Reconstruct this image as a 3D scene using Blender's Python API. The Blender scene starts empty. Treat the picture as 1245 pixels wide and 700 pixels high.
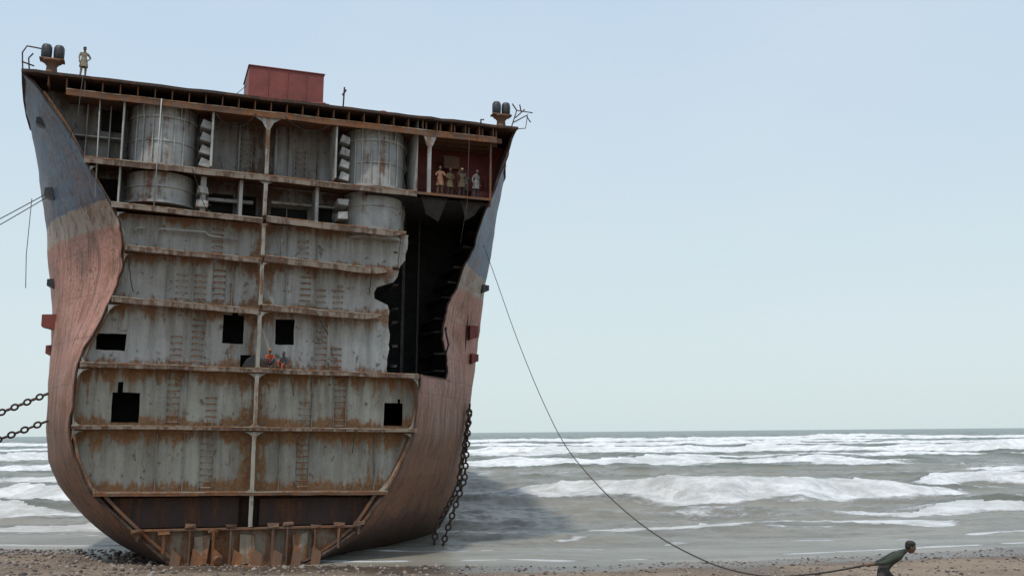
import bpy, bmesh, math, random
import numpy as np
from mathutils import Matrix, Vector
random.seed(7); rng=np.random.RandomState(5)
scn=bpy.context.scene; COL=scn.collection
scn.view_settings.view_transform='Standard'; scn.view_settings.look='None'; scn.view_settings.exposure=0
# ------------------------------------------------------------------ camera
H=7.08
cam=bpy.data.cameras.new("camera"); camo=bpy.data.objects.new("camera",cam); COL.objects.link(camo)
camo.matrix_world=Matrix.Translation((0,0,H))@Matrix.Rotation(math.pi/2+math.atan(175/1210),4,'X')@Matrix.Rotation(-math.radians(.5),4,'Z')
cam.lens=35; cam.clip_end=60000; scn.camera=camo
# ship frame: x along the cut face, y towards the stern, z up
M=Matrix.Translation((-14.36,54.95,0))@Matrix.Rotation(math.radians(20),4,'Z')@Matrix.Rotation(math.radians(1),4,'Y')
# ------------------------------------------------------------------ world + sun
SUN_EL=math.radians(66); SUN_AZ=math.radians(205)   # azimuth measured clockwise from +Y
w=bpy.data.worlds.new("World"); scn.world=w; w.use_nodes=True; nt=w.node_tree
bg=nt.nodes['Background']; sky=nt.nodes.new('ShaderNodeTexSky'); sky.sky_type='NISHITA'; sky.sun_disc=False
sky.sun_elevation=SUN_EL; sky.sun_rotation=SUN_AZ; sky.air_density=1.0; sky.dust_density=2.0; sky.ozone_density=1.0; sky.altitude=0
tcw=nt.nodes.new('ShaderNodeTexCoord'); spw=nt.nodes.new('ShaderNodeSeparateXYZ'); nt.links.new(tcw.outputs['Generated'],spw.inputs[0])
mr=nt.nodes.new('ShaderNodeMapRange'); nt.links.new(spw.outputs[2],mr.inputs[0]); mr.inputs[1].default_value=0; mr.inputs[2].default_value=.55; mr.interpolation_type='SMOOTHSTEP'
nz=nt.nodes.new('ShaderNodeTexNoise'); mpw=nt.nodes.new('ShaderNodeMapping'); mpw.inputs['Scale'].default_value=(1,1,2.6); nt.links.new(tcw.outputs['Generated'],mpw.inputs[0]); nt.links.new(mpw.outputs[0],nz.inputs[0]); nz.inputs['Scale'].default_value=2.2; nz.inputs['Detail'].default_value=5; nz.inputs['Roughness'].default_value=.5
hz=nt.nodes.new('ShaderNodeMixRGB'); nt.links.new(mr.outputs[0],hz.inputs[0]); hz.inputs[1].default_value=(7.0,8.15,8.3,1); hz.inputs[2].default_value=(5.5,7.0,8.8,1)
cl=nt.nodes.new('ShaderNodeMapRange'); nt.links.new(nz.outputs[0],cl.inputs[0]); cl.inputs[1].default_value=.42; cl.inputs[2].default_value=.72; cl.inputs[4].default_value=.5
hz2=nt.nodes.new('ShaderNodeMixRGB'); nt.links.new(cl.outputs[0],hz2.inputs[0]); nt.links.new(hz.outputs[0],hz2.inputs[1]); hz2.inputs[2].default_value=(7.3,8.2,8.8,1)
mx=nt.nodes.new('ShaderNodeMixRGB'); mx.inputs[0].default_value=.85; nt.links.new(hz2.outputs[0],mx.inputs[2])
nt.links.new(sky.outputs[0],mx.inputs[1]); nt.links.new(mx.outputs[0],bg.inputs[0]); bg.inputs[1].default_value=.105
sl=bpy.data.lights.new("sun","SUN"); sl.energy=2.3; sl.angle=math.radians(4); sl.color=(1,.94,.86)
so=bpy.data.objects.new("sun",sl); COL.objects.link(so)
sd=Vector((math.sin(SUN_AZ)*math.cos(SUN_EL),math.cos(SUN_AZ)*math.cos(SUN_EL),math.sin(SUN_EL)))
so.rotation_euler=sd.to_track_quat('Z','Y').to_euler(); so.location=sd*100
# ------------------------------------------------------------------ node helpers
class N:
    def __init__(s,name):
        s.m=bpy.data.materials.new(name); s.m.use_nodes=True; s.t=s.m.node_tree
        s.b=s.t.nodes['Principled BSDF']; s.tc=s.n('ShaderNodeTexCoord').outputs['Object']
    def n(s,k): return s.t.nodes.new(k)
    def set(s,sock,v):
        if isinstance(v,bpy.types.NodeSocket): s.t.links.new(v,sock)
        elif isinstance(v,(tuple,list)) and len(v)==3 and sock.type=='RGBA': sock.default_value=(*v,1)
        else: sock.default_value=v
    def noise(s,scale=1,sc=(1,1,1),detail=5,rough=.6,off=(0,0,0),vec=None,dist=0):
        mp=s.n('ShaderNodeMapping'); mp.inputs['Scale'].default_value=sc; mp.inputs['Location'].default_value=off
        s.set(mp.inputs[0],vec or s.tc); x=s.n('ShaderNodeTexNoise'); s.set(x.inputs['Vector'],mp.outputs[0])
        x.inputs['Scale'].default_value=scale; x.inputs['Detail'].default_value=detail; x.inputs['Roughness'].default_value=rough; x.inputs['Distortion'].default_value=dist
        return x.outputs[0]
    def math(s,op,a,b=0,c=0,clamp=False):
        x=s.n('ShaderNodeMath'); x.operation=op; x.use_clamp=clamp; s.set(x.inputs[0],a); s.set(x.inputs[1],b); s.set(x.inputs[2],c); return x.outputs[0]
    def ss(s,v,a,b,to0=0,to1=1):
        x=s.n('ShaderNodeMapRange'); x.interpolation_type='SMOOTHSTEP'; s.set(x.inputs[0],v)
        x.inputs[1].default_value=a;x.inputs[2].default_value=b;x.inputs[3].default_value=to0;x.inputs[4].default_value=to1; return x.outputs[0]
    def mix(s,f,a,b,mode='MIX'):
        x=s.n('ShaderNodeMixRGB'); x.blend_type=mode; s.set(x.inputs[0],f); s.set(x.inputs[1],a); s.set(x.inputs[2],b); return x.outputs[0]
    def bump(s,h,st=.3,d=.02):
        x=s.n('ShaderNodeBump'); x.inputs['Strength'].default_value=st; x.inputs['Distance'].default_value=d; s.set(x.inputs['Height'],h); s.set(s.b.inputs['Normal'],x.outputs[0])
    def xyz(s):
        x=s.n('ShaderNodeSeparateXYZ'); s.set(x.inputs[0],s.tc); return x.outputs
    def out(s,col,rough=.6,metal=0):
        s.set(s.b.inputs['Base Color'],col); s.set(s.b.inputs['Roughness'],rough); s.set(s.b.inputs['Metallic'],metal); return s.m
def steel(name,col,rust=(.16,.07,.035),amt=.5,dark=.35,rough=.6,uv=False,seed=0):
    n=N(name)
    st=n.noise(1.0,(2.6,2.6,.22),6,.65,(seed,0,0)); bl=n.noise(.55,(1,1,1),8,.7,(seed,3,1)); fine=n.noise(6,(1,1,1),6,.7)
    v=n.math('ADD',n.math('MULTIPLY',st,.55),n.math('MULTIPLY',bl,.45)); grime=None
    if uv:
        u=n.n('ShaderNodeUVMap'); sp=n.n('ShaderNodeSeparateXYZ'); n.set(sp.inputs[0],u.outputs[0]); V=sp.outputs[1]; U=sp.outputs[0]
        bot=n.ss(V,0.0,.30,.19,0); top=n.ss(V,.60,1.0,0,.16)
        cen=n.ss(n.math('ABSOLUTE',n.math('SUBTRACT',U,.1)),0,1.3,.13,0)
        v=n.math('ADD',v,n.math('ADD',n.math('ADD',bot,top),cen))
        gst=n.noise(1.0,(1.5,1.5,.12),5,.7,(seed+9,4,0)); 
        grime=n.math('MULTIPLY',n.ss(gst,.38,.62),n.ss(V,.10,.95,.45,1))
    r=n.ss(v,.70-amt*.3,.80-amt*.3)
    r=n.math('MULTIPLY',r,n.ss(fine,.3,.55,.45,1))
    c=n.mix(n.ss(bl,.35,.65,0,dark),col,tuple(x*.45 for x in col))
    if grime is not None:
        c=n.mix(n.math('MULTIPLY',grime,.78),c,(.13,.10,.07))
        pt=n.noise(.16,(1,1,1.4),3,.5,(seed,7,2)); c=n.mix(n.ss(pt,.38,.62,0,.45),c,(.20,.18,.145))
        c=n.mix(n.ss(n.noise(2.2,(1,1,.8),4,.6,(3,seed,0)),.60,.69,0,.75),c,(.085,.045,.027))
    c=n.mix(n.ss(fine,.5,.75,0,.25),c,tuple(min(1,x*1.25) for x in col))
    rc=n.mix(n.noise(3.5,(1,1,.5),6,.7,(2,seed,0)),tuple(x*.35 for x in rust),tuple(min(1,x*2.0) for x in rust))
    c=n.mix(r,c,rc)
    n.bump(n.math('ADD',fine,n.math('MULTIPLY',bl,2)),.35,.03)
    return n.out(c,n.math('ADD',n.math('MULTIPLY',r,.25),rough))
def plain(name,col,rough=.8,var=.3,scale=8,bump=.2):
    n=N(name); a=n.noise(scale); n.bump(a,bump,.01)
    return n.out(n.mix(n.ss(a,.3,.7,0,1),tuple(x*(1-var) for x in col),tuple(min(1,x*(1+var)) for x in col)),rough)
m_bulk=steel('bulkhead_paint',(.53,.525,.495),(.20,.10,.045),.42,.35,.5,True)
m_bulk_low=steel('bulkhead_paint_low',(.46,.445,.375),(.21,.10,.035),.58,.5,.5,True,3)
m_bulk_top=steel('bulkhead_paint_shaded',(.40,.40,.39),(.12,.07,.045),.45,.6,.6,True,6)  # darker paint stands in for shade in the recessed top bays
m_grey=steel('grey_paint',(.43,.43,.405),(.14,.07,.04),.62,.65,seed=5)
m_web=steel('web_paint',(.34,.32,.27),(.14,.065,.03),.68,.6,seed=8)
m_flange=steel('flange_rusty',(.24,.19,.145),(.08,.043,.027),.85,.5,seed=11)
m_rust=steel('rust',(.15,.085,.055),(.18,.075,.03),.8,.6,.8,seed=2)
m_rust2=steel('rust_patchy',(.34,.28,.21),(.22,.09,.035),.85,.5,.8,seed=14)
m_darkrust=steel('dark_rust',(.055,.035,.028),(.09,.04,.022),.7,.6,.85,seed=4)
m_red=steel('red_paint',(.24,.055,.042),(.12,.05,.03),.55,.6,seed=6)
m_black=plain('flat_black',(.012,.011,.011),.9,.5,2)  # flat black for cables and for the painted dark of hold and openings
m_edge=plain('torch_cut_edge',(.05,.03,.022),.8,.5,5)
def hullmat():
    n=N('hull_paint'); X,Y,Z=n.xyz()
    big=n.noise(.35,(1,1,1),7,.65); st=n.noise(1,(1.6,1.6,.16),7,.68); fine=n.noise(5,(1,1,1),6,.7); hor=n.noise(.6,(.3,.3,3.5),5,.6,(4,0,0))
    dr=n.noise(1,(3.2,3.2,.09),5,.65,(7,1,0)); patch=n.noise(.28,(1,1,1.3),7,.72,(11,5,3))
    zz=n.math('ADD',Z,n.math('MULTIPLY',n.math('SUBTRACT',big,.5),.9)); zz=n.math('ADD',zz,n.ss(X,4,11,0,1.3))
    blue=n.mix(n.ss(st,.35,.7),(.10,.145,.205),(.18,.225,.28))
    blue=n.mix(n.ss(hor,.5,.75,0,.45),blue,(.30,.31,.31))
    beige=n.mix(big,(.30,.23,.18),(.42,.35,.30))
    pink=n.mix(n.ss(st,.35,.7),(.32,.135,.095),(.50,.26,.20))
    pink=n.mix(n.ss(hor,.5,.72,0,.4),pink,(.46,.31,.26))
    brown=n.mix(n.ss(st,.3,.7),(.085,.042,.026),(.27,.125,.06))
    c=n.mix(n.ss(zz,17.9,18.2),pink,beige); c=n.mix(n.ss(zz,19.35,19.5),c,blue)
    low=n.math('ADD',Z,n.math('MULTIPLY',n.math('SUBTRACT',st,.5),10))
    c=n.mix(n.ss(low,6.5,12.5,.94,0),c,brown)
    c=n.mix(n.math('MULTIPLY',n.ss(patch,.52,.62,0,.8),n.ss(Z,14,19,1,.45)),c,n.mix(fine,(.10,.045,.022),(.34,.15,.07)))
    c=n.mix(n.ss(dr,.50,.66,0,.7),c,(.10,.055,.037))
    rr=n.ss(n.math('ADD',n.math('MULTIPLY',st,.55),n.math('MULTIPLY',fine,.45)),.51,.61)
    c=n.mix(n.math('MULTIPLY',rr,.8),c,n.mix(fine,(.045,.022,.014),(.22,.09,.04)))
    seam=n.math('PINGPONG',n.math('ADD',Z,.4),1.25); sm=n.ss(seam,0,.035,.55,0)
    sem2=n.math('PINGPONG',n.math('ADD',Y,1.0),3.6); sm=n.math('MAXIMUM',sm,n.ss(sem2,0,.04,.45,0))
    c=n.mix(sm,c,(.07,.045,.035))
    wet=n.ss(Z,.6,3.0,.75,0); c=n.mix(wet,c,(.02,.014,.011))
    n.bump(n.math('ADD',n.math('MULTIPLY',big,3),fine),.5,.05)
    return n.out(c,.62)
m_hull=hullmat()
# ------------------------------------------------------------------ mesh helpers
def mkobj(name,verts,faces,mats,idx=None,parent=None,smooth=False,world=None):
    me=bpy.data.meshes.new(name); me.from_pydata([tuple(v) for v in verts],[],[tuple(f) for f in faces]); me.update()
    for m in mats: me.materials.append(m)
    if idx is not None: me.polygons.foreach_set('material_index',idx)
    if smooth: me.polygons.foreach_set('use_smooth',[True]*len(me.polygons))
    o=bpy.data.objects.new(name,me); COL.objects.link(o)
    if parent: o.parent=parent
    if world is not None: o.matrix_world=world
    return o
class B:
    def __init__(s): s.v=[]; s.f=[]; s.i=[]
    def add(s,vs,fs,i=0):
        k=len(s.v); s.v+= [tuple(v) for v in vs]; s.f+=[tuple(a+k for a in f) for f in fs]; s.i+=[i]*len(fs)
    def box(s,x0,x1,y0,y1,z0,z1,i=0,j=0):
        vs=[(x,y,z) for z in(z0,z1) for y in(y0,y1) for x in(x0,x1)]
        if j: vs=[tuple(c+random.uniform(-j,j) for c in v) for v in vs]
        s.add(vs,[(0,2,3,1),(4,5,7,6),(0,1,5,4),(2,6,7,3),(0,4,6,2),(1,3,7,5)],i)
    def prism(s,poly,y0,y1,i=0):   # polygon in x,z extruded along y
        n=len(poly); vs=[(x,y0,z) for x,z in poly]+[(x,y1,z) for x,z in poly]
        s.add(vs,[tuple(range(n)),tuple(range(2*n-1,n-1,-1))]+[(a,a+n,(a+1)%n+n,(a+1)%n) for a in range(n)],i)
    def tube(s,pts,r,i=0,k=8,caps=True):
        pts=[Vector(p) for p in pts]; rs=r if isinstance(r,(list,tuple)) else [r]*len(pts)
        rings=[]; up=None
        for a,p in enumerate(pts):
            d=(pts[min(a+1,len(pts)-1)]-pts[max(a-1,0)]).normalized()
            if up is None: up=Vector((0,0,1)) if abs(d.z)<.9 else Vector((1,0,0))
            u=d.cross(up).normalized(); v=u.cross(d).normalized(); up=v
            rings+= [p+(u*math.cos(2*math.pi*q/k)+v*math.sin(2*math.pi*q/k))*rs[a] for q in range(k)]
        fs=[(a*k+q,a*k+(q+1)%k,(a+1)*k+(q+1)%k,(a+1)*k+q) for a in range(len(pts)-1) for q in range(k)]
        if caps: fs+=[tuple(range(k-1,-1,-1)),tuple((len(pts)-1)*k+q for q in range(k))]
        s.add(rings,fs,i)
    def obj(s,name,mats,parent=None,smooth=False,bevel=0):
        o=mkobj(name,s.v,s.f,mats,s.i,parent,smooth)
        if bevel:
            md=o.modifiers.new('bevel','BEVEL'); md.width=bevel; md.segments=2
        return o
def vnoise(x,y,seed=0):
    x=np.asarray(x,float);y=np.asarray(y,float); xi=np.floor(x).astype(np.int64); yi=np.floor(y).astype(np.int64); fx=x-xi; fy=y-yi
    fx=fx*fx*(3-2*fx); fy=fy*fy*(3-2*fy)
    def h(a,b):
        n=(a*374761393+b*668265263+seed*974634777)&0xffffffff; n=((n^(n>>13))*1274126177)&0xffffffff; return ((n^(n>>16))&0xffff)/65535.
    return (h(xi,yi)*(1-fx)+h(xi+1,yi)*fx)*(1-fy)+(h(xi,yi+1)*(1-fx)+h(xi+1,yi+1)*fx)*fy
def fbm(x,y,o=4,seed=0):
    r=0;a=.5
    for k in range(o): r=r+a*vnoise(x*2**k,y*2**k,seed+k); a*=.5
    return r/(1-.5**o)
# ------------------------------------------------------------------ ship empty
ship=bpy.data.objects.new("cut_ship_hull",None); COL.objects.link(ship); ship.matrix_world=M
def tab(z,t): return float(np.interp(z,[a for a,b in t],[b for a,b in t]))
L0=[(-.35,2.6),(.1,3.8),(1.6,5.5),(2.7,6.7),(4,8.0),(5.7,8.85),(7.3,9.2),(9,9.2),(10.3,9.1),(11.4,8.8),(13.2,8),(14.7,7.5),(16.1,7.2),(17.4,7.2),(18.5,7.5),(19.6,8.2),(21.5,9.4),(23.5,10.6),(25.5,12.1),(26,12.7)]
L11=[(-.35,5),(.9,7.4),(2.2,8.9),(3.9,10.2),(5.4,10.9),(7.4,11.2),(13.4,11.3),(16,11.6),(18.6,12.0),(21.2,12.4),(24.3,13.0),(26,13.4)]
R0=[(-.35,2.4),(.8,4.6),(2,6.2),(4.7,8),(7.1,9.1),(8.9,9.4),(10.9,9.3),(13.9,9.6),(15.5,10),(17.7,11.3),(19.5,12.6),(21.4,13.7),(23.5,14.4),(26,15.1)]
R5=[(-.35,5.6),(.8,8.2),(2,9.8),(4.7,11.4),(7,12.2),(10.2,12.4),(13.9,12.2),(15.5,12.5),(17.7,13.5),(19.5,14.3),(23.2,15.4),(26,16.3)]
R11=[(-.35,11.5),(.5,13.4),(2,14.5),(4.8,15.3),(7.7,15.8),(9.4,16),(11.7,16.3),(14.7,16.5),(17.7,16.9),(20.7,17.4),(23.2,17.8),(26,18.3)]
def sm(tb):  # smooth the measured curve
    zs=np.linspace(-.35,26,160); v=np.interp(zs,[a for a,b in tb],[b for a,b in tb]); k=np.array([1,2,3,4,3,2,1.]);k/=k.sum()
    vp=np.convolve(np.pad(v,3,mode='edge'),k,'valid'); vp[-3:]=v[-3:]; vp[:2]=v[:2]; return list(zip(zs,vp))
L0,L11,R0,R5,R11=map(sm,(L0,L11,R0,R5,R11))
def wl(z,t=0):
    if t<=11: u=t/11; u=1-(1-u)**1.7; return tab(z,L0)*(1-u)+tab(z,L11)*u
    return tab(z,L11)-.23*(t-11)+.0
def wr(z,t=0):
    if t>11: return tab(z,R11)+.23*(t-11)
    a,b,c=tab(z,R0),tab(z,R5),tab(z,R11)
    return a*(t-5)*(t-11)/55+b*t*(t-11)/(5*-6)+c*t*(t-5)/(11*6)
# shell
jag=lambda z,s=0: float(fbm(np.array(z*1.7+s),np.array(3.3+s),3,9)-.5)
def tcutR(z):
    if z<10.62: return 0+jag(z)*.25
    b=float(np.interp(z,[10.6,11,14,17,19.5,20.6,21.3,26],[5.1,5.1,4.6,5,4.6,2.6,.3,.1])); return max(0,b+jag(z,4)*1.3)
def tcutL(z): return max(0,.12+jag(z,8)*.35)
zs=sorted(list(np.linspace(-.35,26,106))+[10.6,10.64]); us=[0,.02,.05,.09,.14,.2,.27,.34,.42,.5,.58,.66,.75,.85,1.0]; ext=[14,20,30,50,75,100]
V=[];F=[];cols=len(us)+len(ext); rows=[]
for side in(0,1):
    for z in (zs[::-1] if side==0 else zs):
        t0=tcutL(z) if side==0 else tcutR(z); r=[]
        for t in [t0+u*(11-t0) for u in us]+ext:
            x=-wl(z,t) if side==0 else wr(z,t)
            dent=(float(fbm(np.array(t*.45),np.array(z*.45),3,3+side))-.5)*.32
            r.append(len(V)); V.append((x+dent,t,z))
        rows.append(r)
for a in range(len(rows)-1):
    for b in range(cols-1): F.append((rows[a][b],rows[a+1][b],rows[a+1][b+1],rows[a][b+1]))
F.append(tuple(r[-1] for r in rows)[::-1])
sh=mkobj('shell_plating',V,F,[m_hull,m_darkrust,m_edge],None,ship,True)
md=sh.modifiers.new('sol','SOLIDIFY'); md.thickness=.13; md.offset=1; md.use_rim=True; md.material_offset=1; md.material_offset_rim=2
bm=bmesh.new(); bm.from_mesh(sh.data); bmesh.ops.recalc_face_normals(bm,faces=bm.faces); 
fl=[f for f in bm.faces if f.calc_center_median().x<-5 and 5<f.calc_center_median().y<10]
if sum(f.normal.x for f in fl)>0: bmesh.ops.reverse_faces(bm,faces=bm.faces)
bm.to_mesh(sh.data); bm.free(); md.offset=-1
# main deck
V=[];F=[]
ts=[-.25,0,.5,2,5,8,11,20,40,100]
for t in ts:
    a=-wl(26,max(t,0))-.12; b=wr(26,max(t,0))+.12
    V+=[(a+(b-a)*k/40,t+(jag(k*.9,t)*.3 if t<0 else 0),26.0+z) for z in(0,.16) for k in range(41)]
nn=82
for i in range(len(ts)-1):
    for k in range(40):
        F.append((i*nn+k,(i+1)*nn+k,(i+1)*nn+k+1,i*nn+k+1)); F.append((i*nn+41+k,i*nn+42+k,(i+1)*nn+42+k,(i+1)*nn+41+k))
for k in range(40): F.append((k,k+1,k+42,k+41))
for i in range(len(ts)-1):
    F.append((i*nn,i*nn+41,(i+1)*nn+41,(i+1)*nn)); F.append((i*nn+40,(i+1)*nn+40,(i+1)*nn+81,i*nn+81))
mkobj('main_deck',V,F,[m_darkrust],None,ship)
# ------------------------------------------------------------------ bulkhead
bays=[(-.3,3.9),(3.9,7.4),(7.4,10.6),(10.6,14.05),(14.05,16.85),(16.85,19.1),(19.1,21.5),(21.5,26)]
BT=[1.1,1.1,1.1,1.15,1.2,1.3,2.5,2.6]
holes=[(-1.8,-.65,12.1,13.7),(1.1,2.15,12.15,13.6),(-7.3,-5.9,7.65,9.25),(7.5,8.6,7.65,8.95),(-8.3,-6.8,11.5,12.4),(-.75,-.15,10.75,11.5),(-7.05,-6.8,9.25,9.8),(-1.3,-1.0,13.7,13.9),(8.3,8.45,8.95,9.2)]
def rightlim(z):
    if z<10.6: return wr(z,1.1)-.1
    return float(np.interp(z,[10.7,14.3,14.9,15.1,15.75,15.9,16.2,18.3,21.2,26],[7.7,7.65,7.5,6.75,6.75,7.7,8.1,8.75,8.8,8.9]))+jag(z,2)*.5
SX=sorted(set([round(x,3) for x in np.arange(-13,17,.4)]+[h[k] for h in holes for k in(0,1)]))
SZ=sorted(set([round(x,3) for x in np.arange(-.3,26,.35)]+[h[k] for h in holes for k in(2,3)]+[b[0] for b in bays]+[26]))
V=[];F=[];I=[];UV=[];key={}
def bv(x,z,b):
    k=(round(x,3),round(z,3),b)
    if k not in key:
        ed=0.05*(jag(x*3,z)) if any(h[0]-.01<x<h[1]+.01 and h[2]-.01<z<h[3]+.01 for h in holes) else 0
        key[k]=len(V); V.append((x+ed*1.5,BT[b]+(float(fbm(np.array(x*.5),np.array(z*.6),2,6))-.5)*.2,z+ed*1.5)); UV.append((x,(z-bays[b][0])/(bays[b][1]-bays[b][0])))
    return key[k]
for a in range(len(SZ)-1):
    z0,z1=SZ[a],SZ[a+1]; b=max(k for k in range(8) if bays[k][0]<=z0+1e-4)
    for c in range(len(SX)-1):
        x0,x1=SX[c],SX[c+1]; xm,zm=(x0+x1)/2,(z0+z1)/2
        if any(h[0]<xm<h[1] and h[2]<zm<h[3] for h in holes): continue
        q=[]
        for (x,z) in((x0,z0),(x1,z0),(x1,z1),(x0,z1)):
            q.append((min(max(x,-wl(z,BT[b])+.1),rightlim(z)),z))
        if q[1][0]-q[0][0]<.005 and q[2][0]-q[3][0]<.005: continue
        vs=[bv(x,z,b) for x,z in q]; vs2=[]
        for v in vs:
            if v not in vs2: vs2.append(v)
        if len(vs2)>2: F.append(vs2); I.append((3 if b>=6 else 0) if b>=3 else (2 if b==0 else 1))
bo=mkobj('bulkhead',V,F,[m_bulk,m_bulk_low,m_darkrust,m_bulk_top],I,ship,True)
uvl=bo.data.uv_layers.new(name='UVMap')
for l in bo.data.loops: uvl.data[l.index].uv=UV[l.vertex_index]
# black sheets stand in for the unlit interior behind it
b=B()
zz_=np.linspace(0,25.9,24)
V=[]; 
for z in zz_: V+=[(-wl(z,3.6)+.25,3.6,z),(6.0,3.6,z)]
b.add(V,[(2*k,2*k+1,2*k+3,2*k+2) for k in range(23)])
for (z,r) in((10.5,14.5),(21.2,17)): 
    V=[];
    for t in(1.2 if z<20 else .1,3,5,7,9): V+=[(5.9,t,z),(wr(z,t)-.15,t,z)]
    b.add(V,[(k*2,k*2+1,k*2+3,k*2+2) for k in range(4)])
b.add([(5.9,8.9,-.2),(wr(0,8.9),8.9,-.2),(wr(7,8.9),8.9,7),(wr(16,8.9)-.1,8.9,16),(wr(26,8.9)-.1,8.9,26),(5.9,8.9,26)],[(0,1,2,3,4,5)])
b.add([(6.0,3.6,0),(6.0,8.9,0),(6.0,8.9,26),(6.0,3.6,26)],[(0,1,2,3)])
b.obj('dark_hold',[m_black],ship)
b=B()
for k in range(9):
    z=11.2+k*1.15+random.uniform(-.2,.2); t=5.3
    b.box(7.9,8.25,1.3,3.4,z,z+.12,0,.05)
    x=wr(z,t)-.25; b.box(x-.7,x,5.0,8.8,z,z+.1,0,.06)
b.box(9.2,9.4,4.5,4.7,10.6,21.2); b.box(10.6,10.72,6,6.2,10.6,21.2)
b.add([(9.2,.2,21.3),(10.9,.2,21.3),(10.4,.5,19.9),(9.6,.4,20.3)],[(0,1,2,3)]); b.add([(11.7,.2,21.3),(13.2,.3,21.3),(12.7,.6,20.5),(12.1,.4,20.1)],[(0,1,2,3)])
b.tube([(12.3,5,14),(12.1,4.3,13.6),(12.2,4,12.8),(12.0,3.9,12.2)],.06)
b.obj('hold_frames',[plain('dark_steel',(.03,.024,.02),.85,.5,3)],ship)  # near-black steel for the frames inside the hold
# ------------------------------------------------------------------ stringers
b=B()
def ledge(x0,x1,z0,z1,fh=.3,depth=1.08,i=0,tear=0):
    n=max(2,int((x1-x0)/.45)); top=[];bot=[]
    for k in range(n+1):
        x=x0+(x1-x0)*k/n; z=z0+(z1-z0)*k/n+jag(x*.3,z0)*.06
        jt=jag(x*1.3,z0)*.06; h=fh*(1+jag(x*2.2,z0+5)*.22)
        if tear and k>n-3: h*= .35+.3*(n-k); jt+=.12*(k-n+3)*jag(x,z0)
        top.append((x,-.04+jt,z+.05)); bot.append((x,-.04+jt+jag(x,z0+2)*.08,z+.05-h))
    V=[]
    for k in range(n+1):
        tx,ty,tz=top[k]; bx,by,bz=bot[k]
        V+=[(tx,ty,tz),(bx,by,bz),(bx,by+.05,bz),(tx,ty+.05,tz-.05),(tx,depth,tz-.05),(tx,depth,tz)]
    F=[];I=[]
    for k in range(n):
        p=k*6;q=p+6
        F+=[(p,q,q+1,p+1),(p+1,q+1,q+2,p+2),(p+2,q+2,q+3,p+3),(p+3,q+3,q+4,p+4),(p,p+5,q+5,q)]; I+=[i,i,2,2,2]
    F+=[(0,1,2,3,4,5),tuple(n*6+j for j in(5,4,3,2,1,0))]; I+=[i,i]
    kk=len(b.v); b.v+=V; b.f+=[tuple(a+kk for a in f) for f in F]; b.i+=I
    L=[]
    for k in range(n+1): L+=[(top[k][0],top[k][1]-.012,top[k][2]+.012),(top[k][0],top[k][1]-.012,top[k][2]-.05)]
    kk=len(b.v); b.v+=L; b.f+=[(kk+2*k,kk+2*k+1,kk+2*k+3,kk+2*k+2) for k in range(n)]; b.i+=[3]*n
W=lambda z: -wl(z,0)+.05
ledge(W(21.7),8.9,21.72,21.5,.34,2.5); ledge(W(19.3),0,19.35,19.1,.3,2.4); ledge(.2,8.3,19.25,18.95,.36,2.4,tear=1)
ledge(W(17),0,17.05,16.8,.28,1.2); ledge(.2,7.5,17.0,16.65,.38,1.2,tear=1)
ledge(W(14.2),0,14.25,13.95,.32); ledge(.2,7.0,14.22,13.95,.34,tear=1)
ledge(W(10.7),9.25,10.72,10.6,.26); ledge(W(7.4),9.25,7.45,7.42,.2); ledge(W(4),7.6,4.0,3.92,.2,i=1)
ledge(-10.6,13.9,25.35,25.35,.36,2.5,i=1); 
b.obj('stringer_decks',[m_flange,m_rust,m_rust,m_rust2],ship)
b=B()
for k in range(30):
    x=-11.5+k*.9
    if x<14.4: b.prism([(x-.03,25.45),(x+.03,25.45),(x+.03,25.98),(x-.03,25.98)],.0,1.1)
b.obj('deck_beams',[m_rust],ship)
# centre web: one piece per bay, standing behind the stringer flanges
b=B()
for bi,(z0,z1) in enumerate([(2.15,3.85),(3.99,7.22),(7.47,10.4),(10.74,13.66),(14.24,16.5),(17.06,18.85),(19.34,21.25),(21.75,25.0)]):
    n_=6; dp=1.08 if z0<19 else 2.5
    for k in range(n_):
        a=z0+(z1-z0)*k/n_; c_=z0+(z1-z0)*(k+1)/n_; o=jag(a*.7,3)*.05
        b.box(.07+o,.12+o,.06,dp,a,c_,0); b.box(-.01+o,.20+o,.02,.06,a,c_,1)
b.obj('centre_web',[m_web,m_web],ship)
# vertical stiffeners on the bulkhead + corner gussets
b=B()
for bi,(z0,z1) in enumerate(bays[1:],1):
    T0=BT[bi]
    for x in (-8.2,-6.3,-4.9,-3.5,-1.4,1.6,3.3,5.5,7.0):
        zc=(z0+z1)/2
        if not(-min(wl(z0),wl(z1))+.3<x<min(rightlim(zc),wr(z0))-.3): continue
        if any(h[0]-.1<x<h[1]+.1 and h[3]>z0 and h[2]<z1 for h in holes): continue
        if random.random()<.5 or bi>5: b.box(x-.02,x+.02,T0-.16,T0+.04,z0+.1,z1-.3)
def gus(cx,cz,dx,dz,r,i=0,t=.12):
    pl=[(cx,cz),(cx+dx*r,cz)]+[(cx+dx*r*(1-math.sin(a)),cz+dz*r*(1-math.cos(a))) for a in np.linspace(.12,1.45,6)]+[(cx,cz+dz*r)]
    if dx*dz<0: pl=pl[::-1]
    b.prism(pl,t,t+.05,i)
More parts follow.
